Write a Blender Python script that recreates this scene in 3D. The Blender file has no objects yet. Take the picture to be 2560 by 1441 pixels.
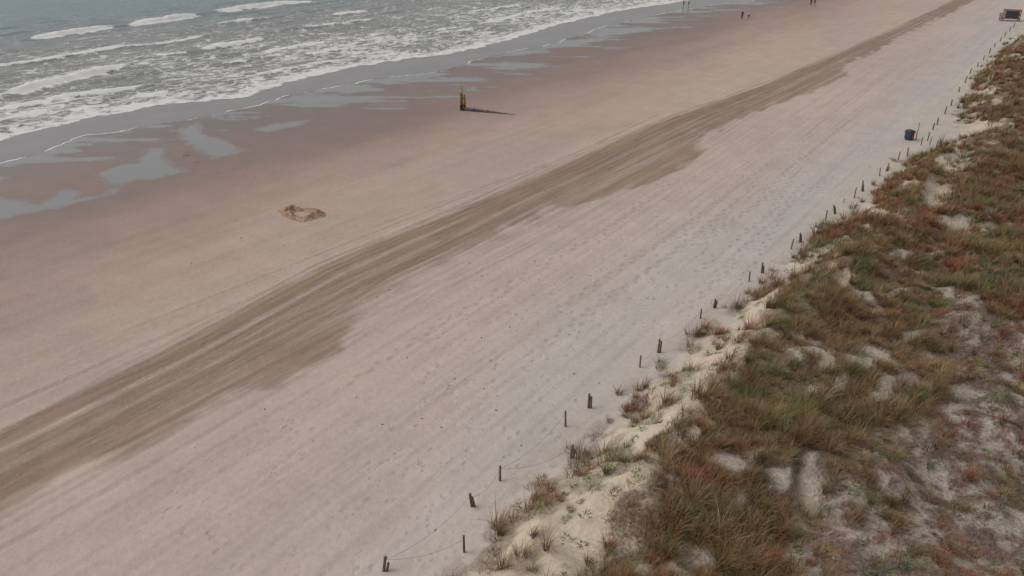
import bpy, math, bmesh
import numpy as np
from mathutils import Matrix, Vector
rng=np.random.default_rng(7)
scene=bpy.context.scene
def lin(c): 
    c=np.asarray(c,float)/255.
    return np.where(c<=.04045,c/12.92,((c+.055)/1.055)**2.4)
def L3(*c): return tuple(float(v) for v in lin(c))+(1.,)

# ---------------------------------------------------------------- noise
TAB=rng.random((256,256))
def vn(x,y,s=0):
    x=np.asarray(x,float)+s*17.31; y=np.asarray(y,float)+s*9.77
    xi=np.floor(x).astype(int); yi=np.floor(y).astype(int)
    fx=x-xi; fy=y-yi
    fx=fx*fx*fx*(fx*(fx*6-15)+10); fy=fy*fy*fy*(fy*(fy*6-15)+10)
    a=TAB[yi&255,xi&255]; b=TAB[yi&255,(xi+1)&255]; c=TAB[(yi+1)&255,xi&255]; d=TAB[(yi+1)&255,(xi+1)&255]
    return (a*(1-fx)+b*fx)*(1-fy)+(c*(1-fx)+d*fx)*fy
def fbm(x,y,o=4,s=0):
    r=0;a=.5;t=0
    for i in range(o):
        r=r+a*vn(x*2**i,y*2**i,s+i*3); t+=a; a*=.5
    return r/t
def ss(a,b,x):
    t=np.clip((x-a)/(b-a),0,1); return t*t*(3-2*t)
def interp(tab,y):
    t=np.array(tab,float); return np.interp(y,t[:,0],t[:,1])

# ---------------------------------------------------------------- surveyed shore lines (y -> x)
WASH=[(-60,-77),(20,-78.6),(28.8,-79.1),(32.8,-80),(38,-82.5),(43.4,-81.8),(48.9,-79.9),(58,-79.7),(65.7,-80.1),(71.9,-78.6),(78.7,-77.9),(86,-74.8),(97,-75.9),(118,-75.2),(137,-77.9),(160,-77.5),(175,-76.5),(197,-70),(260,-74),(4000,-90)]
FOAM=[(-60,-86),(33,-88.4),(44,-89.7),(52,-88.7),(59,-84.3),(69,-87),(79,-87.5),(90,-85.9),(100,-82.9),(115,-83.7),(137,-87),(164,-87.3),(185,-83.7),(260,-84),(4000,-98)]
TOE=[(-60,-14),(15,-13.8),(35,-13.4),(48,-12.7),(56,-12.9),(60,-12.0),(64,-11.4),(78,-11.5),(84,-10.2),(90,-9),(99,-10.3),(111,-10.9),(128,-12.2),(152,-12),(180,-11.4),(4000,-12)]
def wash(y): return interp(WASH,y)+(fbm(y/2.2,y*0,4,5)-.5)*1.6+(fbm(y/7.,y*0+3,2,6)-.5)*2
def foamx(y): return interp(FOAM,y)+(fbm(y/1.6,y*0,4,8)-.5)*1.6
def toe(y): return interp(TOE,y)+(fbm(y/2.,y*0+7,3,9)-.5)*1.6

BARE=[(-9.3,58.6,2.4,1.6,0),(-6.9,65.5,1.3,5.2,0),(-7.2,76,1.6,4.2,0),(-4.5,25.6,.45,1.7,.5),(-4.9,39.6,.4,2.0,-.5),(-9,92,3.3,3.6,0),(-4.2,60.5,2.6,.9,.2),(-8.6,45.5,.45,1.4,.2),(-7.2,104,.7,2.2,0)]
PATCH=[(-10.4,68,1.1,6.2,0),(-9.4,80.5,1.5,3.6,0),(-11.9,54.3,1.1,2.3,0),(-10.3,24.6,.8,1.1,0),(-9.5,20.4,.7,1.1,0),(-9.6,100,1.1,2.5,0),(-10.2,109,1.2,4.5,0),(-11.0,124,1.2,7,0),(-11,148,1.2,14,0)]
def blob(x,y,B):
    r=np.zeros_like(x,dtype=float)
    for cx,cy,rx,ry,a in B:
        dx=x-cx;dy=y-cy;c,s=math.cos(a),math.sin(a)
        u=(dx*c+dy*s)/rx; v=(-dx*s+dy*c)/ry
        r=np.maximum(r,1-np.sqrt(u*u+v*v)*.5)
    return np.clip(r,0,1)
def hz(x,y):
    x=np.asarray(x,float);y=np.asarray(y,float)
    w=interp(WASH,y)
    z=np.where(x>w,(x-w)*.003,(x-w)*.02)
    z=np.maximum(z,-4)
    z=z+(fbm(x/9,y/20,3,11)-.5)*.10*ss(-74,-60,x)
    d=x-toe(y)
    n=fbm(x/4.5,y/4.5,3,13); m=fbm(x/1.5,y/1.5,2,14)
    H=1.2+2.1*(n-.38)+.45*(m-.5)
    bare=ss(.35,.85,blob(x,y,BARE))
    H=H*(1-.40*bare)
    hump=ss(-.3,3.8,d+(fbm(x/1.1,y/1.1,3,15)-.5)*1.6)
    z=z+np.maximum(H,.1)*hump+.04*ss(-5,0,d)
    z=z+ss(8,25,x)*1.0*(fbm(x/12,y/12,3,16))
    return z
def veg(x,y):
    d=x-toe(y)
    n=fbm(x/2.6,y/2.6,4,21); n2=fbm(x/.8,y/.8,2,22)
    d0=interp([(0,4.6),(17,4.6),(25,3.8),(36,3.2),(44,2.4),(60,1.8),(400,1.7)],y)
    g=ss(-.9,.9,d-d0+(n-.5)*3.2)*(.10+.90*ss(.30,.45,n*.5+n2*.5))
    g=np.maximum(g,ss(.50,.70,blob(x,y,PATCH)+(n-.5)*.4))
    bare=ss(.44,.68,blob(x,y,BARE)+(n2-.5)*.6)
    g=g*(1-.90*bare)
    lowz=ss(-4.0,-1.8,x+(n-.5)*7)*(1-ss(42,50,y+(n-.5)*14))
    low=lowz*(.16+.84*ss(.38,.52,n2*.5+fbm(x/.3,y/.3,2,23)*.5))*(1-.8*bare)
    g=g*(1-.84*lowz)
    sparse=ss(-1.0,.3,d)*(1-ss(4.4,6.4,d))*ss(.45,.62,fbm(x/.8,y/.8,3,24))*.5*(1-.9*bare)
    g=np.maximum(g,sparse)
    return np.clip(g,0,1),np.clip(low,0,1),lowz

# ---------------------------------------------------------------- node helpers
class NT:
    def __init__(s,name):
        s.mat=bpy.data.materials.new(name); s.mat.use_nodes=True
        s.t=s.mat.node_tree; s.n=s.t.nodes; s.l=s.t.links
        s.b=s.n['Principled BSDF']
    def put(s,sock,v):
        if isinstance(v,bpy.types.NodeSocket): s.l.new(v,sock)
        elif v is not None: sock.default_value=v
    def attr(s,name,col=False):
        a=s.n.new('ShaderNodeAttribute'); a.attribute_name=name
        return a.outputs['Color'] if col else a.outputs['Fac']
    def pos(s): 
        return s.n.new('ShaderNodeTexCoord').outputs['Object']
    def map(s,vec,sc,rot=(0,0,0),loc=(0,0,0)):
        m=s.n.new('ShaderNodeMapping'); s.put(m.inputs['Vector'],vec)
        m.inputs['Scale'].default_value=sc; m.inputs['Rotation'].default_value=rot; m.inputs['Location'].default_value=loc
        return m.outputs[0]
    def noise(s,vec,scale=1,detail=4,rough=.5,dist=0):
        m=s.n.new('ShaderNodeTexNoise'); s.put(m.inputs['Vector'],vec)
        m.inputs['Scale'].default_value=scale;m.inputs['Detail'].default_value=detail
        m.inputs['Roughness'].default_value=rough;m.inputs['Distortion'].default_value=dist
        return m.outputs['Fac']
    def vor(s,vec,scale,feature='F1',rand=1):
        m=s.n.new('ShaderNodeTexVoronoi'); m.feature=feature; s.put(m.inputs['Vector'],vec)
        m.inputs['Scale'].default_value=scale; m.inputs['Randomness'].default_value=rand
        return m.outputs['Distance']
    def m(s,op,a,b=None,c=None):
        m=s.n.new('ShaderNodeMath'); m.operation=op
        s.put(m.inputs[0],a); 
        if b is not None: s.put(m.inputs[1],b)
        if c is not None: s.put(m.inputs[2],c)
        return m.outputs[0]
    def rng(s,v,a,b,c=0,d=1,smooth=True):
        m=s.n.new('ShaderNodeMapRange'); m.interpolation_type='SMOOTHSTEP' if smooth else 'LINEAR'
        s.put(m.inputs['Value'],v); s.put(m.inputs['From Min'],a);s.put(m.inputs['From Max'],b)
        m.inputs['To Min'].default_value=c;m.inputs['To Max'].default_value=d
        return m.outputs[0]
    def mix(s,f,a,b,mode='MIX'):
        m=s.n.new('ShaderNodeMix'); m.data_type='RGBA'; m.blend_type=mode
        s.put(m.inputs[0],f); s.put(m.inputs[6],a); s.put(m.inputs[7],b)
        return m.outputs[2]
    def gain(s,col,v):
        m=s.n.new('ShaderNodeVectorMath'); m.operation='SCALE'
        s.put(m.inputs[0],col); s.put(m.inputs['Scale'],v)
        return m.outputs[0]
    def bump(s,h,strength=1,dist=.1,prev=None):
        b=s.n.new('ShaderNodeBump'); b.inputs['Strength'].default_value=strength;b.inputs['Distance'].default_value=dist
        s.put(b.inputs['Height'],h)
        if prev is not None: s.put(b.inputs['Normal'],prev)
        return b.outputs[0]

def simple(name,c1,c2,scale=8,rough=.8,bump=.3,stretch=(1,1,1)):
    m=NT(name); v=m.map(m.pos(),stretch)
    n=m.noise(v,scale,6,.6)
    m.put(m.b.inputs['Base Color'],m.mix(m.rng(n,.35,.65),c1,c2))
    m.b.inputs['Roughness'].default_value=rough
    m.put(m.b.inputs['Normal'],m.bump(n,bump,.02))
    return m.mat

# ---------------------------------------------------------------- mesh helpers
def raw_mesh(name,V,Q,mat,fattr={},cattr={},smooth=True):
    me=bpy.data.meshes.new(name)
    V=np.ascontiguousarray(V,dtype=np.float32); Q=np.ascontiguousarray(Q,dtype=np.int32)
    me.vertices.add(len(V)); me.vertices.foreach_set('co',V.ravel())
    me.loops.add(Q.size); me.loops.foreach_set('vertex_index',Q.ravel())
    me.polygons.add(len(Q)); me.polygons.foreach_set('loop_start',np.arange(0,Q.size,Q.shape[1],dtype=np.int32))
    try: me.polygons.foreach_set('loop_total',np.full(len(Q),Q.shape[1],dtype=np.int32))
    except Exception: pass
    me.update(calc_edges=True)
    if smooth: me.polygons.foreach_set('use_smooth',np.ones(len(Q),dtype=bool))
    for k,a in fattr.items():
        at=me.attributes.new(k,'FLOAT','POINT'); at.data.foreach_set('value',np.ascontiguousarray(a,dtype=np.float32).ravel())
    for k,a in cattr.items():
        at=me.attributes.new(k,'FLOAT_COLOR','POINT')
        c=np.ones((len(V),4),dtype=np.float32); c[:,:3]=a.reshape(-1,3); at.data.foreach_set('color',c.ravel())
    me.materials.append(mat)
    o=bpy.data.objects.new(name,me); scene.collection.objects.link(o)
    return o
def gridq(ny,nx):
    i=np.arange(ny*nx).reshape(ny,nx)
    return np.stack([i[:-1,:-1],i[:-1,1:],i[1:,1:],i[1:,:-1]],-1).reshape(-1,4)
def grow(a,b,n): # geometric spacing
    return a+(b-a)*(np.geomspace(1,200,n)-1)/199

# ================================================================= GROUND
xs=np.concatenate([grow(-104,-3000,24)[::-1],np.arange(-103.75,-41,.25),np.arange(-41,-12,.1),np.arange(-12,12,.16),grow(12.2,3000,28)])
ys=np.concatenate([-10-grow(0,900,14)[::-1],np.arange(-9,12,1.),np.arange(12,110,.22),np.arange(110,260,.7),grow(260.7,4000,24)])
X,Y=np.meshgrid(xs,ys)
Z=hz(X,Y)
stops=[(-100,(112,111,110)),(-84,(113,109,108)),(-76,(117,103,99)),(-66,(126,106,99)),(-60,(137,115,107)),(-54,(152,130,119)),(-46,(165,143,131)),(-38,(171,151,139)),(-29,(173,154,143)),(-24,(173,157,147)),(-19,(173,159,152)),(-15,(173,164,159)),(-12,(178,168,156)),(0,(170,160,147)),(60,(166,155,142))]
sx=np.array([s[0] for s in stops],float); sc=lin([s[1] for s in stops])
wob=(fbm(X/8,Y/34,4,31)-.5)*14+(fbm(X/2.5,Y/9,3,32)-.5)*4
Xw=X+wob*ss(-84,-70,X)*(1-.7*ss(-22,-14,X))
base=np.stack([np.interp(Xw,sx,sc[:,i]) for i in range(3)],-1)
warm=(fbm(X/10,Y/22,3,33)-.5)[...,None]
base=base*(1+warm*np.array([.18,.11,.04]))
d=X-toe(Y)
g,low,lowz=veg(X,Y)
scarp=(ss(0,1.2,d)*(1-ss(4.5,6.5,d)))[...,None]
base=base*(1-scarp*.6)+lin((190,172,148))*scarp*.6
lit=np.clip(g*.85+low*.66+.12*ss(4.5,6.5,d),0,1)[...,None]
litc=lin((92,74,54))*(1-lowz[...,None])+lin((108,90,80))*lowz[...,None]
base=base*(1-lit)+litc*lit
wet=1-ss(-72,-50,Xw)
# tracks
HI=[(-60,-36),(10,-36.3),(18,-36.6),(31,-37.9),(47,-37.4),(74,-36.6),(104,-34.4),(158,-31.8),(229,-30.4),(4000,-30)]
LO=[(-60,-31),(7,-30.6),(14,-30.2),(20,-29.3),(24,-29.0),(25.5,-30.0),(28,-31.4),(34,-31.6),(41,-31.0),(43.5,-32.0),(48,-31.3),(56,-28.6),(60,-27.6),(68,-27.8),(71,-28.7),(74.5,-30.2),(84,-29.2),(88,-29.6),(105,-27.6),(117,-27.0),(123,-29.0),(170,-28),(232,-26.5),(4000,-26)]
hi=interp(HI,Y)+(fbm(Y/22,Y*0+2,2,40)-.5)*.8;lo=interp(LO,Y)
lo2=lo+(fbm(Y/3.2,X*.8,4,41)-.5)*2.6
inner=(X-hi)/(interp([(0,-30.3),(60,-30.0),(120,-28.5),(230,-27)],Y)-hi)
str1=fbm(inner*7,Y/80,4,42)
trk=ss(-.7,.9,X-hi)*ss(-.8,.8,lo2-X)
trk=trk*(.60+.45*ss(.36,.58,str1))
trk=trk*(1-.75*np.exp(-((inner-.24-.03*np.sin(Y/11))/.055)**2)*(1-ss(34,50,Y)))
trk=trk*(1-.45*np.exp(-((inner-.56+.04*np.sin(Y/9))/.06)**2)*(1-ss(24,36,Y)))
trk=trk*(.76+.5*(fbm(X/3,Y/16,3,44)))
# tyre lines
ty=np.zeros_like(X); tl=np.zeros_like(X)
def tyre(fx,w,st,y0=-100,y1=400):
    global ty,tl
    dd=np.abs(X-fx); env=st*ss(y0-4,y0,Y)*(1-ss(y1,y1+4,Y))
    ty=np.maximum(ty,(1-ss(w*.6,w*1.25,dd))*env)
    tl=np.maximum(tl,np.exp(-((dd-w*1.9)/(w*.6))**2)*env)   # thrown-up shoulders
r2=np.random.default_rng(3)
for k in range(17):
    f0=r2.uniform(.02,.98); am=r2.uniform(.05,.30); ph=r2.uniform(0,6.28); wl=r2.uniform(45,110)
    fr=np.clip(f0+am*np.sin(Y/wl*6.28+ph),-.05,1.08); fx=hi+(interp([(0,-30),(60,-30.5),(230,-27)],Y)-hi)*fr
    st=r2.uniform(.45,1)
    tyre(fx,.17,st); tyre(fx+1.7,.17,st*.85)
tyre(-38.3+.6*np.sin(Y/30),.2,.8,-100,80); tyre(-40.2+(Y-20)*.055,.16,.6,18,60); tyre(-39.0+(Y-50)*.09,.16,.6,40,75)
for k in range(9):
    f0=r2.uniform(-28.5,-15.5); st=r2.uniform(.12,.38); a=r2.uniform(-.03,.03)
    fx=f0+a*(Y-40)+.6*np.sin(Y/r2.uniform(20,45)+k)
    tyre(fx,.16,st); tyre(fx+1.7,.16,st)
ty=ty*(1-ss(-.8,0,d)); tl=tl*(1-ss(-.8,0,d))*(1-ty)
Z=Z-ty*.02-trk*.015+tl*.01
foot=ss(-31,-25,X)*(1-ss(-.8,-.1,d))*ss(.28,.52,fbm(X/4,Y/8,3,43)+.20*ss(30,60,Y))
foot=np.maximum(foot,.4*ss(-46,-40,X)*(1-ss(-38,-36,X)))
# walkers' trails: left/right prints at a 0.7 m pace
trail=np.zeros_like(X)
for k in range(9):
    f0=r2.uniform(-27,-15); a=r2.uniform(-.10,.10); ph=r2.uniform(0,6); y0=r2.uniform(12,50); y1=y0+r2.uniform(20,60)
    fx=f0+a*(Y-y0)+.7*np.sin(Y/9+ph)
    st_=np.abs(((Y/.75+ph)%1)-.5)*2; side=np.where((np.floor(Y/.75+ph)%2)>0,.14,-.14)
    trail=np.maximum(trail,(1-ss(.08,.2,np.abs(X-fx-side)))*(1-ss(.3,.75,st_))*ss(y0,y0+2,Y)*(1-ss(y1-2,y1,Y)))
trail=trail*(1-ss(-.8,-.1,d))
# pools
def psdf(P):
    P=np.array(P,float); out=np.full(X.shape,-50.)
    bx=(X>P[:,0].min()-4)&(X<P[:,0].max()+4)&(Y>P[:,1].min()-4)&(Y<P[:,1].max()+4)
    x=X[bx];y=Y[bx];dm=np.full(x.shape,1e9);ins=np.zeros(x.shape,bool)
    for i in range(len(P)):
        a=P[i];b=P[(i+1)%len(P)];e=b-a
        t=np.clip(((x-a[0])*e[0]+(y-a[1])*e[1])/(e@e+1e-9),0,1)
        dm=np.minimum(dm,np.hypot(x-a[0]-t*e[0],y-a[1]-t*e[1]))
        c=((a[1]>y)!=(b[1]>y)); 
        with np.errstate(divide='ignore',invalid='ignore'):
            xi=a[0]+(y-a[1])*(e[0])/(e[1] if abs(e[1])>1e-9 else 1e-9)
        ins^=c&(x<xi)
    out[bx]=np.where(ins,dm,-dm); return out
A=[(-72,20),(-69.9,24.7),(-65.3,25.7),(-67.5,28.9),(-66,29.3),(-64.3,28.1),(-63.9,30.2),(-64.3,31.9),(-69.1,32.4),(-70.1,35.2),(-69.3,36.6),(-73,40),(-71.6,40.6),(-69,38.6),(-63.6,37.8),(-64,34.7),(-65.4,33.7),(-63.2,30.3),(-63.4,27),(-64.3,24.1),(-65.1,20)]
B=[(-76.7,46),(-77.8,48.7),(-73.1,46.2),(-68.5,46),(-64.7,44.9),(-64.8,41.6),(-69.5,42.7),(-73.6,44.0)]
C=[(-70.8,50),(-71,54),(-68.6,57),(-67.6,55),(-68.2,50.5)]
D=[(-75.5,128),(-74.5,137),(-70,142),(-67.5,140),(-70,132),(-73,127)]
pool=np.maximum.reduce([psdf(A)+.25,psdf(B)+.2,psdf(C)-.1,psdf(D)])
ca,sa=math.cos(.625),math.sin(.625)
u=X*ca+Y*sa; v=-X*sa+Y*ca
w_=wash(Y)
q=fbm(u/8,v/2.0,5,51)
thr=.39+.020*(X-w_)*np.where(Y>60,1,1.9)+.09*(1-ss(50,62,Y))
pn=(q-thr)*6
pn=np.where(X>-60,-5,pn)
pool=np.maximum(pool,pn)

gm=NT('beach_sand')
P=gm.pos()
col=gm.attr('base',True)
n1=gm.noise(P,.35,7,.6); n2=gm.noise(P,3.5,5,.6); n3=gm.noise(P,22,2,.6)
streak=gm.noise(gm.map(P,(1.1,.05,1)),1,4,.55)
dry=gm.attr('dry')
gv=gm.m('ADD',gm.rng(n1,.3,.7,-.07,.07,False),gm.rng(n2,.3,.7,-.06,.06,False))
gv=gm.m('ADD',gv,gm.rng(n3,.3,.7,-.035,.035,False))
gv=gm.m('ADD',gv,gm.m('MULTIPLY',gm.rng(streak,.3,.7,-.05,.05,False),dry))
vegm=gm.attr('vegm')
fleck=gm.noise(P,7,6,.78)
gv=gm.m('ADD',gv,gm.m('MULTIPLY',gm.rng(fleck,.38,.62,-.5,.45,False),vegm))
col=gm.gain(col,gm.m('ADD',gv,1.0))
trkA=gm.attr('trk')
sT=gm.noise(gm.map(P,(1.5,.12,1)),1,6,.65)
sT2=gm.noise(gm.map(P,(5,.6,1)),1,5,.7)
tm=gm.m('ADD',trkA,gm.m('MULTIPLY',gm.m('SUBTRACT',sT,.5),.9))
tm=gm.m('ADD',tm,gm.m('MULTIPLY',gm.m('SUBTRACT',sT2,.5),.7))
tm=gm.m('MULTIPLY',gm.rng(tm,.05,.95),gm.rng(trkA,.0,.35))
trc=gm.mix(gm.rng(gm.noise(P,.12,3),.4,.6),L3(134,110,94),L3(136,115,94))
col=gm.mix(gm.m('MULTIPLY',tm,.9),col,trc)
tyA=gm.attr('tyre')
br=gm.rng(gm.noise(P,.25,4),.33,.56,.2,1)
br2=gm.rng(gm.noise(P,4.5,3),.35,.6,.45,1)
tym=gm.m('MULTIPLY',gm.m('MULTIPLY',tyA,br2),br)
col=gm.gain(col,gm.m('SUBTRACT',1.0,gm.m('MULTIPLY',tym,.24)))
col=gm.gain(col,gm.m('ADD',1.0,gm.m('MULTIPLY',gm.m('MULTIPLY',gm.attr('shoulder'),br),.07)))
# footprints
vf=gm.vor(gm.map(P,(1.25,.85,0)),1.5)
vf2=gm.vor(gm.map(P,(1.0,1.0,0),(0,0,.7)),2.6)
fp=gm.m('MAXIMUM',gm.rng(vf,.12,.30,1,0),gm.rng(vf2,.10,.34,.7,0))
fp=gm.m('MULTIPLY',fp,gm.attr('foot'))
fp=gm.m('MULTIPLY',fp,gm.rng(gm.noise(P,.7,4),.40,.58))
fp=gm.m('MAXIMUM',fp,gm.attr('trail'))
col=gm.gain(col,gm.m('SUBTRACT',1.0,gm.m('MULTIPLY',fp,.13)))
# pools
pl=gm.m('ADD',gm.attr('pool'),gm.m('MULTIPLY',gm.m('SUBTRACT',gm.noise(P,.6,7,.66),.5),3.0))
pmask=gm.rng(pl,-.35,.6)
pedge=gm.rng(pl,-1.8,.0)
col=gm.gain(col,gm.m('SUBTRACT',1.0,gm.m('MULTIPLY',pedge,.06)))
col=gm.mix(pmask,col,L3(113,111,110))
gm.put(gm.b.inputs['Base Color'],col)
wetA=gm.attr('wet')
rg=gm.m('SUBTRACT',.9,gm.m('MULTIPLY',wetA,.42))
rgm=gm.n.new('ShaderNodeMix'); rgm.data_type='FLOAT'; gm.put(rgm.inputs[0],pmask); gm.put(rgm.inputs[2],rg); rgm.inputs[3].default_value=.18
gm.put(gm.b.inputs['Roughness'],rgm.outputs[0])
hgt=gm.m('ADD',gm.m('MULTIPLY',n2,.75),gm.m('MULTIPLY',n3,.18))
hgt=gm.m('SUBTRACT',hgt,gm.m('MULTIPLY',fp,.6))
hgt=gm.m('SUBTRACT',hgt,gm.m('MULTIPLY',tym,.4))
hgt=gm.m('ADD',hgt,gm.m('MULTIPLY',gm.m('MULTIPLY',sT2,trkA),.7))
hgt=gm.m('ADD',hgt,gm.m('MULTIPLY',gm.m('MULTIPLY',fleck,vegm),1.3))
hgt=gm.m('MULTIPLY',hgt,gm.m('SUBTRACT',1.0,gm.m('MAXIMUM',pmask,gm.m('MULTIPLY',wetA,.8))))
gm.put(gm.b.inputs['Normal'],gm.bump(hgt,.8,.07))
V=np.stack([X,Y,Z],-1).reshape(-1,3)
drya=ss(-66,-50,Xw)*(1-ss(-1,0,d))
raw_mesh('beach_ground',V,gridq(*X.shape),gm.mat,
  dict(wet=wet,trk=trk,tyre=ty,shoulder=tl,trail=trail,foot=foot,pool=pool,dry=drya,vegm=np.clip(g*.8+low+ss(0,1,d)*.15+ss(3,5,d)*.3,0,1)),dict(base=base))

# ================================================================= OCEAN
so=np.concatenate([np.arange(0,4,.15),np.arange(4,95,.3),grow(95.5,4200,40)])
yo=np.concatenate([-10-grow(0,1500,14)[::-1],np.arange(-9,20,1.),np.arange(20,175,.33),np.arange(175,300,.8),grow(301,4000,24)])
S,YO=np.meshgrid(so,yo)
wy=wash(YO); XO=wy-S
fx=foamx(YO); sea=ss(0,7,fx-XO)     # 0 in swash, 1 at sea
ZO=hz(wy,YO)+.012+.04*ss(0,3,S)+sea*((fbm(XO/3.2,YO/11,4,61)-.5)*.6+(fbm(XO/.9,YO/2.4,3,62)-.5)*.16)*(1-.8*ss(150,600,S))
foam=np.zeros_like(XO); face=np.zeros_like(XO)
WV=[ # polyline (x,y), height, foam half width, strength
 ([(-152.3,65),(-154.3,83)],.8,1.7,1.2),([(-154.8,84.5),(-156.2,103)],.8,1.6,1.2),
 ([(-158.4,106),(-158.3,125),(-155.5,136)],.8,1.7,1.2),([(-152,140),(-148,165)],.7,1.6,1.1),([(-146,170),(-142,200)],.7,1.5,1.1),
 ([(-133,44),(-130.7,51.5),(-129.8,58),(-131.2,70.5),(-129.7,79),(-133,92)],.4,.8,.9),
 ([(-109,41),(-113,52.5),(-116.3,64)],.75,1.6,1.25),
 ([(-118.3,76),(-119.6,91)],.6,1.1,1.15),([(-104.7,72),(-104.1,74.6)],.3,.6,1.1),
 ([(-119.3,69.5),(-117.3,73.8)],.35,.5,1.),([(-108.8,80),(-108.2,88),(-108.6,96)],.45,.9,1.05),
 ([(-100.6,83),(-99.3,93)],.35,.7,1.),([(-132.7,118),(-131.4,128)],.5,1.1,1.1),
 ([(-99.8,113),(-100,121)],.4,.7,1.),([(-96.1,116),(-96.2,121)],.3,.6,.9),
 ([(-99.9,126),(-100.4,143.6),(-102.6,158)],.4,.8,1.),
 ([(-102,34),(-101.4,45.5),(-100.6,58)],.4,.9,.95),([(-97,28),(-96.5,36),(-97.5,44)],.3,.8,.85),
 ([(-93.2,62),(-94,75),(-93,88)],.2,.6,.7),([(-141,95),(-140,112)],.4,.4,.55),([(-124,100),(-122,116),(-123,125)],.4,.6,.65),
 ([(-112,130),(-111,165)],.3,.6,.75),([(-118,165),(-116,215)],.5,.9,.9),([(-104,175),(-100,225)],.4,.8,.9),([(-137,30),(-139,44)],.5,.8,.8),([(-116,18),(-113,32)],.5,.8,.9)]
for pl_,h,fw,st in WV:
    pts=np.array(pl_,float); o=np.argsort(pts[:,1]); pts=pts[o]
    cx=np.interp(YO,pts[:,1],pts[:,0])+(fbm(YO/3.,YO*0+h,3,63)-.5)*1.8
    y0,y1=pts[0,1],pts[-1,1]; Lw=(y1-y0)
    e=ss(y0-1.0,y0+Lw*.22,YO)*(1-ss(y1-Lw*.22,y1+1.0,YO))
    e2=ss(y0-4,y0+Lw*.4,YO)*(1-ss(y1-Lw*.4,y1+4,YO))
    dx=XO-cx  # + = shoreward
    prof=np.where(dx>0,np.exp(-(dx/1.05)**2),np.exp(-(dx/2.8)**2))
    ZO=ZO+h*.75*prof*e2*sea*(.75+.5*fbm(YO/1.2,XO/1.2,3,64))
    wv=.35+1.3*fbm(YO/1.4,YO*0+fw,4,65)
    f=np.where(dx>0,np.exp(-(dx/(fw*1.25*wv))**4),np.exp(-(dx/(fw*.45))**2))*st*e
    foam=np.maximum(foam,f)
    tail=np.where(dx<0,np.exp(dx/8.),np.exp(-(dx/1.8)**2))*.46*e2*(h>.25)
    foam=np.maximum(foam,tail)
    face=np.maximum(face,np.where(dx>-.3,np.exp(-((dx-.8)/1.0)**2),0)*e2*h)
df=fx-XO # seaward of foam front
edgef=np.where(df>0,np.exp(-(df/8.)),np.exp(-(df/.35)**2))
foam=np.maximum(foam,edgef*.74)
foam=np.maximum(foam,(.47*np.exp(-np.clip(df,0,999)/65.)*(df>0))*(.50+1.0*fbm(XO/14,YO/9,3,66)))
foam=np.where(df>0,foam,np.maximum(foam*ss(-1.2,0,df),0.02))
edge=np.exp(-(S/.26)**2)*(.35+.6*ss(.4,.6,fbm(YO/6,YO*0,2,68)))
foam=np.maximum(foam,edge)
om=NT('sea_water'); P=om.pos()
fo=om.attr('foam'); 
wn=om.n.new('ShaderNodeTexNoise'); om.put(wn.inputs['Vector'],P); wn.inputs['Scale'].default_value=.35; wn.inputs['Detail'].default_value=3
wv=om.n.new('ShaderNodeVectorMath'); wv.operation='SCALE'; om.put(wv.inputs[0],wn.outputs['Color']); wv.inputs['Scale'].default_value=4.5
wa=om.n.new('ShaderNodeVectorMath'); wa.operation='ADD'; om.put(wa.inputs[0],P); om.put(wa.inputs[1],wv.outputs[0])
fv=om.map(wa.outputs[0],(.9,.38,.9))
pn=om.noise(fv,.75,8,.74,.4)
lace=om.vor(fv,.9,'DISTANCE_TO_EDGE')
lace=om.rng(lace,0,.22,.10,0)
pat=om.m('ADD',pn,lace)
thr=om.m('SUBTRACT',.735,om.m('MULTIPLY',fo,.47))
fmk=om.rng(pat,om.m('SUBTRACT',thr,.07),om.m('ADD',thr,.11))
fmk=om.m('MULTIPLY',fmk,om.rng(fo,.0,.25))
deep=om.attr('deep'); sw=om.attr('swash')
wc=om.mix(om.rng(om.noise(om.map(P,(.05,.02,1)),1,4),.35,.65),L3(113,115,112),L3(121,121,118))
wc=om.mix(deep,wc,L3(94,117,121))
wc=om.mix(om.m('MULTIPLY',om.attr('face'),.2),wc,L3(88,98,88))
wc=om.mix(sw,wc,L3(117,113,112))
patch=om.noise(om.map(P,(.25,.1,1)),1,5,.6)
wc=om.gain(wc,om.rng(patch,.3,.7,.88,1.12,False))
col=om.mix(fmk,wc,L3(210,208,205))
om.put(om.b.inputs['Base Color'],col)
om.put(om.b.inputs['Roughness'],om.rng(fmk,0,1,.22,.8,False))
om.b.inputs['IOR'].default_value=1.33
rip=om.m('ADD',om.m('MULTIPLY',om.noise(om.map(P,(1.3,.5,1)),1,6,.65),1.),om.m('MULTIPLY',fmk,.35))
calm=om.m('SUBTRACT',1.0,om.m('MULTIPLY',sw,.98))
om.put(om.b.inputs['Normal'],om.bump(om.m('MULTIPLY',rip,calm),.6,.35))
V=np.stack([XO,YO,ZO],-1).reshape(-1,3)
raw_mesh('ocean',V,gridq(*XO.shape)[:,::-1],om.mat,dict(foam=foam,deep=ss(45,120,S),swash=1-ss(-.5,2.5,df),face=np.clip(face,0,1)))

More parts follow.
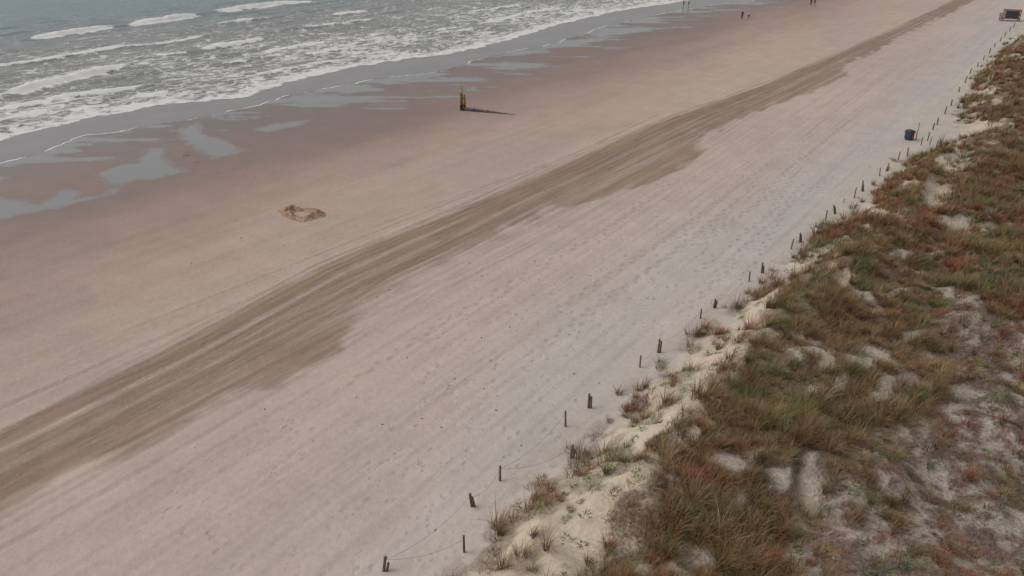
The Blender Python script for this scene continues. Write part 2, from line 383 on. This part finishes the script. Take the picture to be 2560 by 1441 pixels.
# ================================================================= GRASS
def blades(bx,by,az,Ln,lean,w,col,nseg=3):
    n=len(bx); bz=hz(bx,by)-.03
    t=np.linspace(0,1,nseg+1)[None,:]
    ho=(lean*Ln)[:,None]*t**1.7
    ve=Ln[:,None]*t*(1-.38*lean[:,None]*t)
    px=bx[:,None]+np.cos(az)[:,None]*ho; py=by[:,None]+np.sin(az)[:,None]*ho; pz=bz[:,None]+ve
    wa=az+np.pi/2+rng.normal(0,.5,n)
    ww=w[:,None]*(1-t**1.5*.85)*.5
    ox=np.cos(wa)[:,None]*ww; oy=np.sin(wa)[:,None]*ww
    Vv=np.stack([np.stack([px-ox,py-oy,pz],-1),np.stack([px+ox,py+oy,pz],-1)],2)
    k=(nseg+1)*2
    b=(np.arange(n)*k)[:,None]
    q=[]
    for s in range(nseg):
        a=s*2; q.append(np.stack([b[:,0]+a,b[:,0]+a+1,b[:,0]+a+3,b[:,0]+a+2],-1))
    Q=np.stack(q,1).reshape(-1,4)
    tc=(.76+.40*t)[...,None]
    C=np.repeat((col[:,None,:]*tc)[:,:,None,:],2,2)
    return Vv.reshape(-1,3),Q,C.reshape(-1,3)
def join(parts):
    V=[];Q=[];C=[];o=0
    for v,q,c in parts:
        V.append(v);Q.append(q+o);C.append(c);o+=len(v)
    return np.concatenate(V),np.concatenate(Q),np.concatenate(C)
def leafmat(name):
    m=NT(name); m.put(m.b.inputs['Base Color'],m.attr('col',True)); m.b.inputs['Roughness'].default_value=.7
    return m.mat
gmat=leafmat('grass_blade')
def scatter(n,x0,x1,y0,y1,which):
    x=rng.uniform(x0,x1,n); y=rng.uniform(y0,y1,n)
    g,l,z=veg(x,y); p=g if which=='g' else l
    k=rng.random(n)<p
    return x[k],y[k]
cols=lin([(106,104,56),(124,94,60),(132,106,70),(130,78,52),(152,130,92),(94,102,58)])
def clumpcol(x,y,n):
    a=fbm(x/4,y/4,3,71); b=fbm(x/1.5,y/1.5,2,72)
    w=np.stack([ss(.46,.60,b)*1.3,1.1+0*a,.45+.4*ss(.4,.6,a),2.0*ss(.46,.62,a),.13+0*a,.8*ss(.52,.68,b)],-1)
    w=w/w.sum(1,keepdims=True); cw=w.cumsum(1); r=rng.random(n)[:,None]
    return np.clip((r>cw).sum(1),0,5)
parts=[]
def grass_region(nc,x0,x1,y0,y1,per,wid,hs=1.):
    cx,cy=scatter(nc,x0,x1,y0,y1,'g'); n=len(cx)
    ci=clumpcol(cx,cy,n); hn=fbm(cx/1.6,cy/1.6,2,73); H=rng.uniform(.28,.9,n)*hs*(.2+1.6*hn); R=rng.uniform(.10,.34,n)
    idx=np.repeat(np.arange(n),per); m=len(idx)
    th=rng.uniform(0,6.28,m); rr=np.sqrt(rng.random(m))*R[idx]
    bx=cx[idx]+np.cos(th)*rr; by=cy[idx]+np.sin(th)*rr
    wx=np.cos(th)*.9+.45; wy2=np.sin(th)*.9+.3
    az=np.arctan2(wy2,wx)+rng.normal(0,.3,m)
    lean=np.clip(rng.normal(.62,.26,m),.05,1.1)
    Ln=H[idx]*rng.uniform(.6,1.25,m)
    gainc=rng.uniform(.62,1.2,n)[idx]*rng.uniform(.75,1.25,m)
    c=cols[ci[idx]]*gainc[:,None]*(1+rng.normal(0,.05,(m,3)))
    parts.append(blades(bx,by,az,Ln,lean,np.full(m,wid)*rng.uniform(.7,1.3,m),np.clip(c,.01,.6)))
grass_region(4100,-15,6,13,45,46,.018)
grass_region(3900,-15,3,45,80,36,.026)
grass_region(3600,-15,1,80,150,26,.045)
grass_region(1700,-15,0,150,330,18,.10,1.1)
grass_region(2000,3,20,2,150,12,.06)
V,Q,C=join(parts)
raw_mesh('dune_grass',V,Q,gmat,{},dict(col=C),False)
# low creeping plants & dead stems
parts=[]
def low_region(nc,x0,x1,y0,y1,per,wid,which,pal,h,r):
    cx,cy=scatter(nc,x0,x1,y0,y1,which); n=len(cx)
    pal=lin(pal); a_=fbm(cx/1.8,cy/1.8,2,76); ci=np.clip((a_-.25)*2*len(pal)+rng.normal(0,1.0,n),0,len(pal)-1).astype(int)
    idx=np.repeat(np.arange(n),per); m=len(idx)
    th=rng.uniform(0,6.28,m); rr=np.sqrt(rng.random(m))*r
    bx=cx[idx]+np.cos(th)*rr; by=cy[idx]+np.sin(th)*rr
    az=rng.uniform(0,6.28,m)
    parts.append(blades(bx,by,az,rng.uniform(.4,1.2,m)*h,np.clip(rng.normal(.8,.3,m),.1,1.3),np.full(m,wid)*rng.uniform(.6,1.4,m),np.clip(pal[ci[idx]]*rng.uniform(.7,1.35,m)[:,None],.01,.6),2))
low_region(10000,-6,8,13,55,19,.02,'l',[(100,94,56),(122,92,74),(114,88,76),(130,102,88),(126,102,72),(144,90,60)],.18,.2)
low_region(5200,-14,6,13,75,12,.022,'g',[(104,96,52),(122,92,66),(106,82,62),(130,104,72)],.24,.3)
V,Q,C=join(parts)
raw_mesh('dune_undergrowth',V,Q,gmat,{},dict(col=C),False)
# leafy green herbs
parts=[]
n=620
hx=rng.uniform(-14,7,n*3); hy=13+rng.random(n*3)**1.5*75
g_,l_,z_=veg(hx,hy); dd=hx-toe(hy)
k=(dd>-.5)&(rng.random(n*3)<(.12+.40*z_+.7*((dd>0)&(dd<5))*ss(.46,.58,fbm(hx/2,hy/2,2,74))))
hx=hx[k];hy=hy[k]
idx=np.repeat(np.arange(len(hx)),28); m=len(idx)
th=rng.uniform(0,6.28,m); R=rng.uniform(.06,.30,len(hx))[idx]; rr=np.sqrt(rng.random(m))*R
pal=lin([(104,126,60),(118,134,68),(96,112,66),(108,114,80)])[rng.integers(0,4,len(hx))][idx]
parts.append(blades(hx[idx]+np.cos(th)*rr,hy[idx]+np.sin(th)*rr,th,rng.uniform(.08,.24,m),rng.uniform(.4,1.1,m),rng.uniform(.025,.055,m),pal*rng.uniform(.75,1.25,m)[:,None],2))
V,Q,C=join(parts)
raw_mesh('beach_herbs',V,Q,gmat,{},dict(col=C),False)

# ================================================================= tube helper
def tube(bm,pts,rad,n=8,jit=0,rs=None):
    rs=rs or np.random.default_rng(1); rings=[]
    pts=[Vector(p) for p in pts]
    for i,p in enumerate(pts):
        a=pts[max(i-1,0)]; b=pts[min(i+1,len(pts)-1)]; t=(b-a).normalized()
        up=Vector((0,0,1)) if abs(t.z)<.9 else Vector((1,0,0))
        s=t.cross(up).normalized(); q=t.cross(s).normalized()
        ring=[]
        for k in range(n):
            an=2*math.pi*k/n; r=rad[i]*(1+jit*(rs.random()-.5))
            ring.append(bm.verts.new(p+s*math.cos(an)*r+q*math.sin(an)*r))
        rings.append(ring)
    for i in range(len(rings)-1):
        for k in range(n):
            bm.faces.new((rings[i][k],rings[i][(k+1)%n],rings[i+1][(k+1)%n],rings[i+1][k]))
    bm.faces.new(rings[0][::-1]); bm.faces.new(rings[-1])
def box(bm,c,s,rotz=0,bev=0):
    r=bmesh.ops.create_cube(bm,size=1); M=Matrix.Translation(Vector(c))@Matrix.Rotation(rotz,4,'Z')@Matrix.Diagonal((*s,1))
    bmesh.ops.transform(bm,matrix=M,verts=r['verts']); return r['verts']
def obj(name,bm,mat,parent=None,smooth=False):
    bmesh.ops.recalc_face_normals(bm,faces=bm.faces)
    me=bpy.data.meshes.new(name); bm.to_mesh(me); bm.free(); me.materials.append(mat)
    if smooth:
        for p_ in me.polygons: p_.use_smooth=True
    o=bpy.data.objects.new(name,me); scene.collection.objects.link(o)
    if parent: o.parent=parent
    return o
def empty(name,loc,rz=0):
    e=bpy.data.objects.new(name,None); e.location=loc; e.rotation_euler=(0,0,rz); e.empty_display_size=.3
    scene.collection.objects.link(e); return e
H=lambda x,y: float(hz(np.array([x]),np.array([y]))[0])
wood=simple('weathered_post_wood',L3(82,62,54),L3(118,96,84),9,.85,.6,(3,3,.5))
rope=simple('rope',L3(120,108,96),L3(150,138,124),20,.9,.3)

# fence
POST=[(-15.9,14.1),(-14.1,16.5),(-15.4,18.6),(-15.4,20.5),(-13.8,23.5),(-15.2,25.3),(-15.1,27.2),(-14.8,31.9),(-14.7,33.8),(-14.4,38.7),(-14.3,40.4),(-13.9,45.1),(-13.7,46.8),(-13.4,51.8),(-13.3,53.4),(-13,58.6),(-12.9,60.6),(-12.6,65.2),(-12.5,67.2),(-12.3,72.4),(-12.1,73.9),(-12,78.2),(-11.6,80.2),(-11.3,84.9),(-11.1,87.1),(-11.5,92.1),(-11.5,94.5),(-11.7,100.4),(-11.8,105),(-12.3,113.8),(-12.6,120.4),(-13,127.3),(-12.9,133.8),(-13,140.3),(-13.1,147.3),(-13.2,154.6),(-13.2,161.6),(-13.3,168.4),(-13.3,175.5),(-13.3,182)]
fe=empty('rope_fence',(0,0,0)); r3=np.random.default_rng(11)
bm=bmesh.new(); tops=[]
for i,(x,y) in enumerate(POST):
    z=H(x,y); h=r3.uniform(.66,.92); r=.045 if i%2 else .055
    if i>24: r=.07
    lx,ly=r3.normal(0,.06,2)
    tube(bm,[(x,y,z-.3),(x,y,z),(x+lx*.5,y+ly*.5,z+h*.5),(x+lx,y+ly,z+h*.98),(x+lx,y+ly,z+h)],[r,r*1.05,r,r*.97,r*.8],9,.2,r3)
    if i%2==0 and i<22: # twinned stub lashed alongside
        q_=r3.uniform(.5,.85)
        tube(bm,[(x+.10,y+.05,z-.2),(x+.10,y+.05,z),(x+.09+lx,y+.04+ly,z+h*q_),(x+.09+lx,y+.04+ly,z+h*(q_+.02))],[r*.9,r*.9,r*.85,r*.7],8,.25,r3)
    tops.append((x+lx,y+ly,z+h*.8))
for (x,y,h,r) in [(-9.3,79.5,1.5,.05),(-10.6,85.5,.9,.04),(-13.0,63.5,.35,.03),(-8.6,55.3,.7,.06)]:
    z=H(x,y); tube(bm,[(x,y,z-.3),(x+.01,y,z+h*.5),(x+.04,y+.02,z+h)],[r,r,r*.8],8,.2,r3)
obj('posts',bm,wood,fe,True)
bm=bmesh.new()
order=[i for i in range(len(POST)) if i not in (1,4)]
def sag(a,b,dr):
    a=Vector(a);b=Vector(b);p=[]
    for k in range(9):
        t=k/8; q=a.lerp(b,t); q.z-=dr*4*t*(1-t); q.z=max(q.z,H(q.x,q.y)+.015); p.append(q)
    tube(bm,p,[.007]*9,5)
for a,b in zip(order[:14],order[1:15]):
    if r3.random()<.8: sag(tops[a],tops[b],.4)
sag(tops[0],tops[1],.3); sag(tops[3],tops[4],.35)
obj('ropes',bm,rope,fe,True)

# trash can and its stake
tc=empty('trash_can',(-12.75,86.5,H(-12.75,86.5)),.3); tc.scale=(1.1,1.1,1.05)
plast=simple('trash_can_plastic',L3(48,56,66),L3(62,70,80),6,.5,.1)
bm=bmesh.new()
N=28; prof=[(.0,0),(.33,0),(.345,.03),(.40,.80),(.44,.82),(.44,.88),(.41,.89),(.39,.86),(.37,.5),(.0,.45)]
rings=[]
for r,z in prof[1:-1]: rings.append([bm.verts.new((r*math.cos(6.2832*k/N),r*math.sin(6.2832*k/N),z)) for k in range(N)])
for a,b in zip(rings,rings[1:]):
    for k in range(N): bm.faces.new((a[k],a[(k+1)%N],b[(k+1)%N],b[k]))
bm.faces.new(rings[0][::-1]); bm.faces.new(rings[-1])
for s in (-1,1): box(bm,(s*.46,0,.74),(.06,.2,.05))
for k in range(12):
    a=6.2832*k/12; box(bm,(.385*math.cos(a),.385*math.sin(a),.45),(.03,.04,.6),a)
obj('bin_body',bm,plast,tc)
bm=bmesh.new()
tube(bm,[(0,0,.80),(0,0,.88),(.02,.01,.96),(.02,.01,1.0)],[.37,.36,.28,.08],18,.25,r3)
obj('bin_liner',bm,simple('bin_bag',L3(30,32,36),L3(44,46,52),5,.35,.6),tc,True)
bm=bmesh.new(); box(bm,(.28,-.31,.5),(.26,.02,.3),.75); obj('label',bm,simple('red_label',L3(150,50,52),L3(165,64,60),4,.6,.05),tc)
st=empty('wooden_stake',(-12.15,86.9,H(-12.15,86.9)))
bm=bmesh.new(); box(bm,(0,0,.75),(.09,.09,2.0)); obj('stake',bm,simple('stake_wood',L3(150,112,80),L3(172,136,100),6,.8,.3,(2,2,.4)),st)

# outfall piling with pipe
pz=H(-57.6,70.1)
op=empty('outfall_piling',(-57.6,70.1,pz))
alg=NT('piling_wood'); P=alg.pos(); sep=alg.n.new('ShaderNodeSeparateXYZ'); alg.put(sep.inputs[0],P)
n_=alg.noise(alg.map(P,(3,3,.6)),5,6,.65)
c=alg.mix(alg.rng(n_,.35,.65),L3(104,84,50),L3(140,118,70))
zz=alg.m('ADD',sep.outputs['Z'],alg.m('MULTIPLY',alg.m('SUBTRACT',n_,.5),1.))
c=alg.mix(alg.rng(zz,.5,.9,1,0),c,L3(44,42,30)); alg.put(alg.b.inputs['Base Color'],c); alg.b.inputs['Roughness'].default_value=.8
alg.put(alg.b.inputs['Normal'],alg.bump(n_,.6,.03))
bm=bmesh.new()
tube(bm,[(-.2,-.1,-.5),(-.2,-.1,0),(-.18,-.1,1),(-.16,-.1,1.95),(-.16,-.1,2.0)],[.15,.15,.13,.12,.09],12,.15,r3)
tube(bm,[(.2,.12,-.5),(.2,.12,0),(.19,.12,1),(.17,.12,1.75),(.17,.12,1.8)],[.14,.14,.12,.11,.08],12,.15,r3)
tube(bm,[(-.02,0,-.2),(0,0,1.4),(-.05,0,2.85)],[.05,.05,.04],8,.1,r3)
box(bm,(0,0,1.35),(.5,.1,.16),.5); box(bm,(0,0,.55),(.55,.12,.18),.5)
for a in range(9):
    t=a*.7; tube(bm,[(.33*math.cos(t),.3*math.sin(t),-.1),(.25*math.cos(t),.23*math.sin(t),.18+.1*(a%3))],[.12,.05],7,.4,r3)
obj('pilings',bm,alg.mat,op,True)
bm=bmesh.new(); box(bm,(-.05,-.05,2.5),(.16,.03,.26),.6); obj('marker_board',bm,simple('marker_board_paint',L3(160,150,130),L3(130,114,94),10,.8,.2),op)
bm=bmesh.new()
tube(bm,[(.1,0,.18),(1.4,.3,.14),(3,.75,.05),(5,1.35,-.06),(7,1.95,-.19)],[.2,.2,.19,.18,.17],14,.05,r3)
for x,y,z in [(1.4,.3,.14),(3,.75,.05)]: tube(bm,[(x-.05,y-.01,z),(x+.08,y+.02,z)],[.24,.24],14)
obj('outfall_pipe',bm,simple('outfall_pipe_iron',L3(62,54,50),L3(84,72,62),3,.7,.4),op,True)

# dug sand heap
nx=110; a=np.linspace(-2.3,2.3,nx); AX,AY=np.meshgrid(a,a*.8)
r=np.hypot(AX/1.35,AY/.95); th=np.arctan2(AY,AX)
nn=fbm(AX*2+9,AY*2+4,4,81); rag=1+(fbm(np.cos(th)*1.6+5,np.sin(th)*1.6+5,3,82)-.5)*.7
r=r/rag
hh=.24*np.exp(-((r-.95)/.30)**2)*(.2+1.3*nn)*(1+.5*np.sin(th*2+1)) -.10*np.exp(-(r/.55)**2)+.12*(nn-.42)*(1-ss(1.1,1.6,r))
hh+=.10*(fbm(AX*6,AY*6,3,83)-.5)*(1-ss(1.1,1.5,r))
hh=hh*(1-ss(1.25,1.75,r))-.05*ss(1.3,1.8,r)
bx=AX-46.4; by=AY+36.6; ZZ=hz(bx,by)+.01+hh
pm=NT('dug_sand'); P=pm.pos(); n_=pm.noise(P,4,8,.65)
pm.put(pm.b.inputs['Base Color'],pm.mix(pm.rng(n_,.35,.62),L3(128,98,80),L3(162,134,114))); pm.b.inputs['Roughness'].default_value=.95
pm.put(pm.b.inputs['Normal'],pm.bump(n_,.8,.06))
raw_mesh('dug_sand_heap',np.stack([bx,by,ZZ],-1).reshape(-1,3),gridq(nx,nx),pm.mat)
# seaweed & shell debris
bm=bmesh.new()
for (cx,cy,nk,sp) in [(-67.9,40.5,14,.35),(-65.3,39.9,6,.25),(-49,47,5,.5),(-58,40,5,1.5),(-45,30,6,3),(-27,30,14,6),(-22,24,14,4)]:
    for k in range(nk):
        x=cx+r3.normal(0,sp);y=cy+r3.normal(0,sp);z=H(x,y);t=r3.uniform(0,6.28);l=r3.uniform(.05,.16)
        tube(bm,[(x,y,z),(x+l*.5*math.cos(t),y+l*.5*math.sin(t),z+.03),(x+l*math.cos(t+.5),y+l*math.sin(t+.5),z)],[.015,.02,.01],5,.4,r3)
obj('seaweed_debris',bm,simple('seaweed',L3(70,62,44),L3(96,84,58),5,.7,.3),None,True)

# lifeguard / beach storage stand
ls=empty('lifeguard_stand',(-15.2,192.2,H(-15.2,192.2)),.25)
lw=simple('stand_wood',L3(112,82,62),L3(138,108,84),4,.8,.3,(1,1,.4))
bm=bmesh.new()
for x in (-1.1,1.7):
    for y in (-.7,.7): box(bm,(x,y,1.1),(.14,.14,2.2))
box(bm,(.3,0,.5),(3.1,1.7,.1)); box(bm,(.3,0,1.15),(3.0,.08,.12)); box(bm,(.3,-.78,2.05),(3.1,.08,.14)); box(bm,(.3,.78,2.05),(3.1,.08,.14))
for k in range(5): box(bm,(-1.75+k*.14,-.5,.1+k*.1),(.12,1.0,.05))
for s in (-1.1,1.7): box(bm,(s,0,2.05),(.08,1.5,.1)); box(bm,(s,0,1.3),(.06,1.5,.1))
obj('timber_frame',bm,lw,ls)
bm=bmesh.new(); box(bm,(.3,-.66,1.25),(2.1,.1,1.35)); box(bm,(.3,0,1.2),(2.1,1.1,1.2)); box(bm,(.3,0,1.86),(2.3,1.3,.08)); obj('dark_locker',bm,simple('navy_panel',L3(40,46,62),L3(52,58,76),3,.6,.1),ls)
bm=bmesh.new(); box(bm,(-1.65,-.6,.9),(.62,.06,1.2)); obj('rescue_board',bm,simple('white_paint',L3(176,168,164),L3(160,150,146),3,.6,.05),ls)
bm=bmesh.new()
for k in range(4): box(bm,(-1.65,-.635,.45+k*.3),(.58,.03,.12))
obj('red_stripes',bm,simple('red_paint',L3(150,60,56),L3(136,54,52),3,.6,.05),ls)

# ================================================================= PEOPLE
def person(loc,rz,shirt,pants,hair,stride=.3,shortp=True,scale=1.):
    root=empty('person',(loc[0],loc[1],H(*loc)),rz); root.scale=(scale,)*3
    s=stride
    pts=[((0,0,.95),.15,.12),((0,0,1.10),.135,.10),((0,0,1.28),.16,.115),((0,.01,1.42),.12,.09),((0,0,1.50),.055,.055),((0,-.01,1.57),.055,.06),
     ((.10,0,.88),.10,.10),((.10,-s*.5,.50),.065,.07),((.10,-s*.55+.05,.10),.042,.045),((.10,-s*.55-.10,.04),.04,.03),
     ((-.10,0,.88),.10,.10),((-.10,s*.3,.48),.065,.07),((-.10,s*.75,.10),.042,.045),((-.10,s*.75-.13,.04),.04,.03),
     ((.185,0,1.40),.06,.06),((.24,s*.25,1.13),.042,.042),((.23,s*.1,.88),.028,.024),
     ((-.185,0,1.40),.06,.06),((-.24,-s*.15,1.13),.042,.042),((-.23,-s*.45,.90),.028,.024)]
    ed=[(0,1),(1,2),(2,3),(3,4),(4,5),(0,6),(6,7),(7,8),(8,9),(0,10),(10,11),(11,12),(12,13),(3,14),(14,15),(15,16),(3,17),(17,18),(18,19)]
    me=bpy.data.meshes.new('body'); me.from_pydata([p[0] for p in pts],ed,[])
    o=bpy.data.objects.new('body',me); scene.collection.objects.link(o); o.parent=root
    m=o.modifiers.new('skin','SKIN'); 
    sv=me.skin_vertices[0].data if me.skin_vertices else None
    if sv is None:
        bpy.context.view_layer.objects.active=o; bpy.ops.mesh.customdata_skin_add(); sv=me.skin_vertices[0].data
    for i,p in enumerate(pts): sv[i].radius=(p[1],p[2]); sv[i].use_root=(i==0)
    m.use_smooth_shade=True
    ms=o.modifiers.new('sub','SUBSURF'); ms.levels=1; ms.render_levels=2
    b=NT('clothing_and_skin'); P=b.pos(); sp=b.n.new('ShaderNodeSeparateXYZ'); b.put(sp.inputs[0],P); zc=sp.outputs['Z']
    skin=L3(176,128,104)
    c=b.mix(b.m('GREATER_THAN',zc,.50 if shortp else .08),skin,pants)
    c=b.mix(b.m('GREATER_THAN',zc,.98),c,shirt)
    fore=b.m('MULTIPLY',b.m('GREATER_THAN',b.m('ABSOLUTE',sp.outputs['X']),.2),b.m('LESS_THAN',zc,1.2))
    fore=b.m('MULTIPLY',fore,b.m('GREATER_THAN',zc,.7))
    c=b.mix(fore,c,skin); c=b.mix(b.m('GREATER_THAN',zc,1.47),c,skin)
    b.put(b.b.inputs['Base Color'],c); b.b.inputs['Roughness'].default_value=.8
    me.materials.append(b.mat)
    sk=simple('skin',L3(176,128,104),L3(184,138,114),8,.6,.05)
    bm=bmesh.new()
    bmesh.ops.create_uvsphere(bm,u_segments=20,v_segments=14,radius=1)
    for v in bm.verts:
        x,y,z=v.co
        w=.075*(1-.18*max(0,-z)); v.co=Vector((x*w,y*.095,z*.12))+Vector((0,-.01,1.66))
    for e in ((-.03,-.095,1.665),(.03,-.095,1.665)): bmesh.ops.create_uvsphere(bm,u_segments=8,v_segments=6,radius=.012,matrix=Matrix.Translation(e))
    tube(bm,[(0,-.095,1.67),(0,-.12,1.64),(0,-.10,1.63)],[.008,.015,.01],6)
    tube(bm,[(-.025,-.094,1.605),(0,-.102,1.603),(.025,-.094,1.605)],[.005,.008,.005],6)
    for q in (-1,1): tube(bm,[(q*.074,0,1.69),(q*.085,.01,1.66),(q*.075,0,1.63)],[.008,.016,.008],6)
    for (wx,wy,wz) in ((.23,s*.1,.88),(-.23,-s*.45,.90)):
        q=1 if wx>0 else -1
        tube(bm,[(wx,wy,wz+.01),(wx,wy-.005,wz-.04),(wx,wy-.01,wz-.09)],[.022,.036,.034],8)
        for f_,l in enumerate((.065,.075,.07,.055)):
            oy=wy-.035+f_*.02; tube(bm,[(wx,oy,wz-.085),(wx,oy-.004,wz-.085-l*.55),(wx-q*.015,oy-.008,wz-.085-l)],[.009,.0085,.006],6)
        tube(bm,[(wx,wy-.03,wz-.04),(wx-q*.01,wy-.055,wz-.07),(wx-q*.012,wy-.06,wz-.10)],[.011,.01,.007],6)
    obj('head_and_hands',bm,sk,root,True)
    bm=bmesh.new(); bmesh.ops.create_uvsphere(bm,u_segments=20,v_segments=14,radius=1)
    for v in bm.verts:
        x,y,z=v.co
        if y<-.45 and z<.45: y=-.2; 
        if z<-.3: z=-.3
        v.co=Vector((x*.084,y*.102,z*.125))+Vector((0,.006,1.675))
    obj('hair',bm,simple('hair',hair,hair,30,.6,.4),root,True)
person((-59.9,163.6),.5,L3(44,42,48),L3(38,38,44),L3(50,38,30),.3,False)
person((-58.8,164.3),.5,L3(196,192,190),L3(60,64,76),L3(70,52,38),.35,True,.96)
person((-78.9,176.8),2.6,L3(120,120,128),L3(60,62,72),L3(50,40,34),.35,True)
person((-77.9,177.4),2.6,L3(150,140,138),L3(70,72,84),L3(60,46,36),.3,True,.95)
person((-55.7,195.8),.4,L3(48,46,52),L3(52,50,56),L3(44,34,28),.3,False)
person((-55.0,196.2),.4,L3(120,80,70),L3(50,50,58),L3(44,34,28),.3,True,.95)

# ================================================================= LIGHT
w=bpy.data.worlds.new('World'); scene.world=w; w.use_nodes=True
nt=w.node_tree; bg=nt.nodes['Background']
sky=nt.nodes.new('ShaderNodeTexSky'); sky.sky_type='NISHITA'; sky.sun_disc=False
EL,AZ=math.radians(52),math.radians(230)
sky.sun_elevation=EL; sky.sun_rotation=AZ; sky.air_density=1.2; sky.dust_density=3; sky.ozone_density=1
hs=nt.nodes.new('ShaderNodeHueSaturation'); hs.inputs['Saturation'].default_value=.15
nt.links.new(sky.outputs[0],hs.inputs['Color']); nt.links.new(hs.outputs[0],bg.inputs[0]); bg.inputs[1].default_value=.118
sd=bpy.data.lights.new('sun','SUN'); sd.energy=1.1; sd.angle=math.radians(34); sd.color=(1,.93,.86)
so_=bpy.data.objects.new('sun',sd); scene.collection.objects.link(so_)
dirv=Vector((math.sin(AZ)*math.cos(EL),math.cos(AZ)*math.cos(EL),math.sin(EL)))
so_.rotation_euler=dirv.to_track_quat('Z','Y').to_euler(); so_.location=(0,0,60)
# ================================================================= CAMERA
f=1950.; p=math.atan(970/f); yaw=math.radians(35.8)
hd=Vector((-math.sin(yaw),math.cos(yaw),0)); Rv=Vector((math.cos(yaw),math.sin(yaw),0))
Fv=hd*math.cos(p)+Vector((0,0,-math.sin(p))); Uv=Rv.cross(Fv)
cd=bpy.data.cameras.new('camera'); cd.sensor_width=36; cd.lens=36*f/2560; cd.clip_end=9000; cd.clip_start=.5
co=bpy.data.objects.new('camera',cd); scene.collection.objects.link(co)
M=Matrix((Rv,Uv,-Fv)).transposed().to_4x4(); M.translation=Vector((0,0,22)); co.matrix_world=M
scene.camera=co
scene.view_settings.view_transform='Standard'; scene.view_settings.look='None'; scene.view_settings.exposure=0
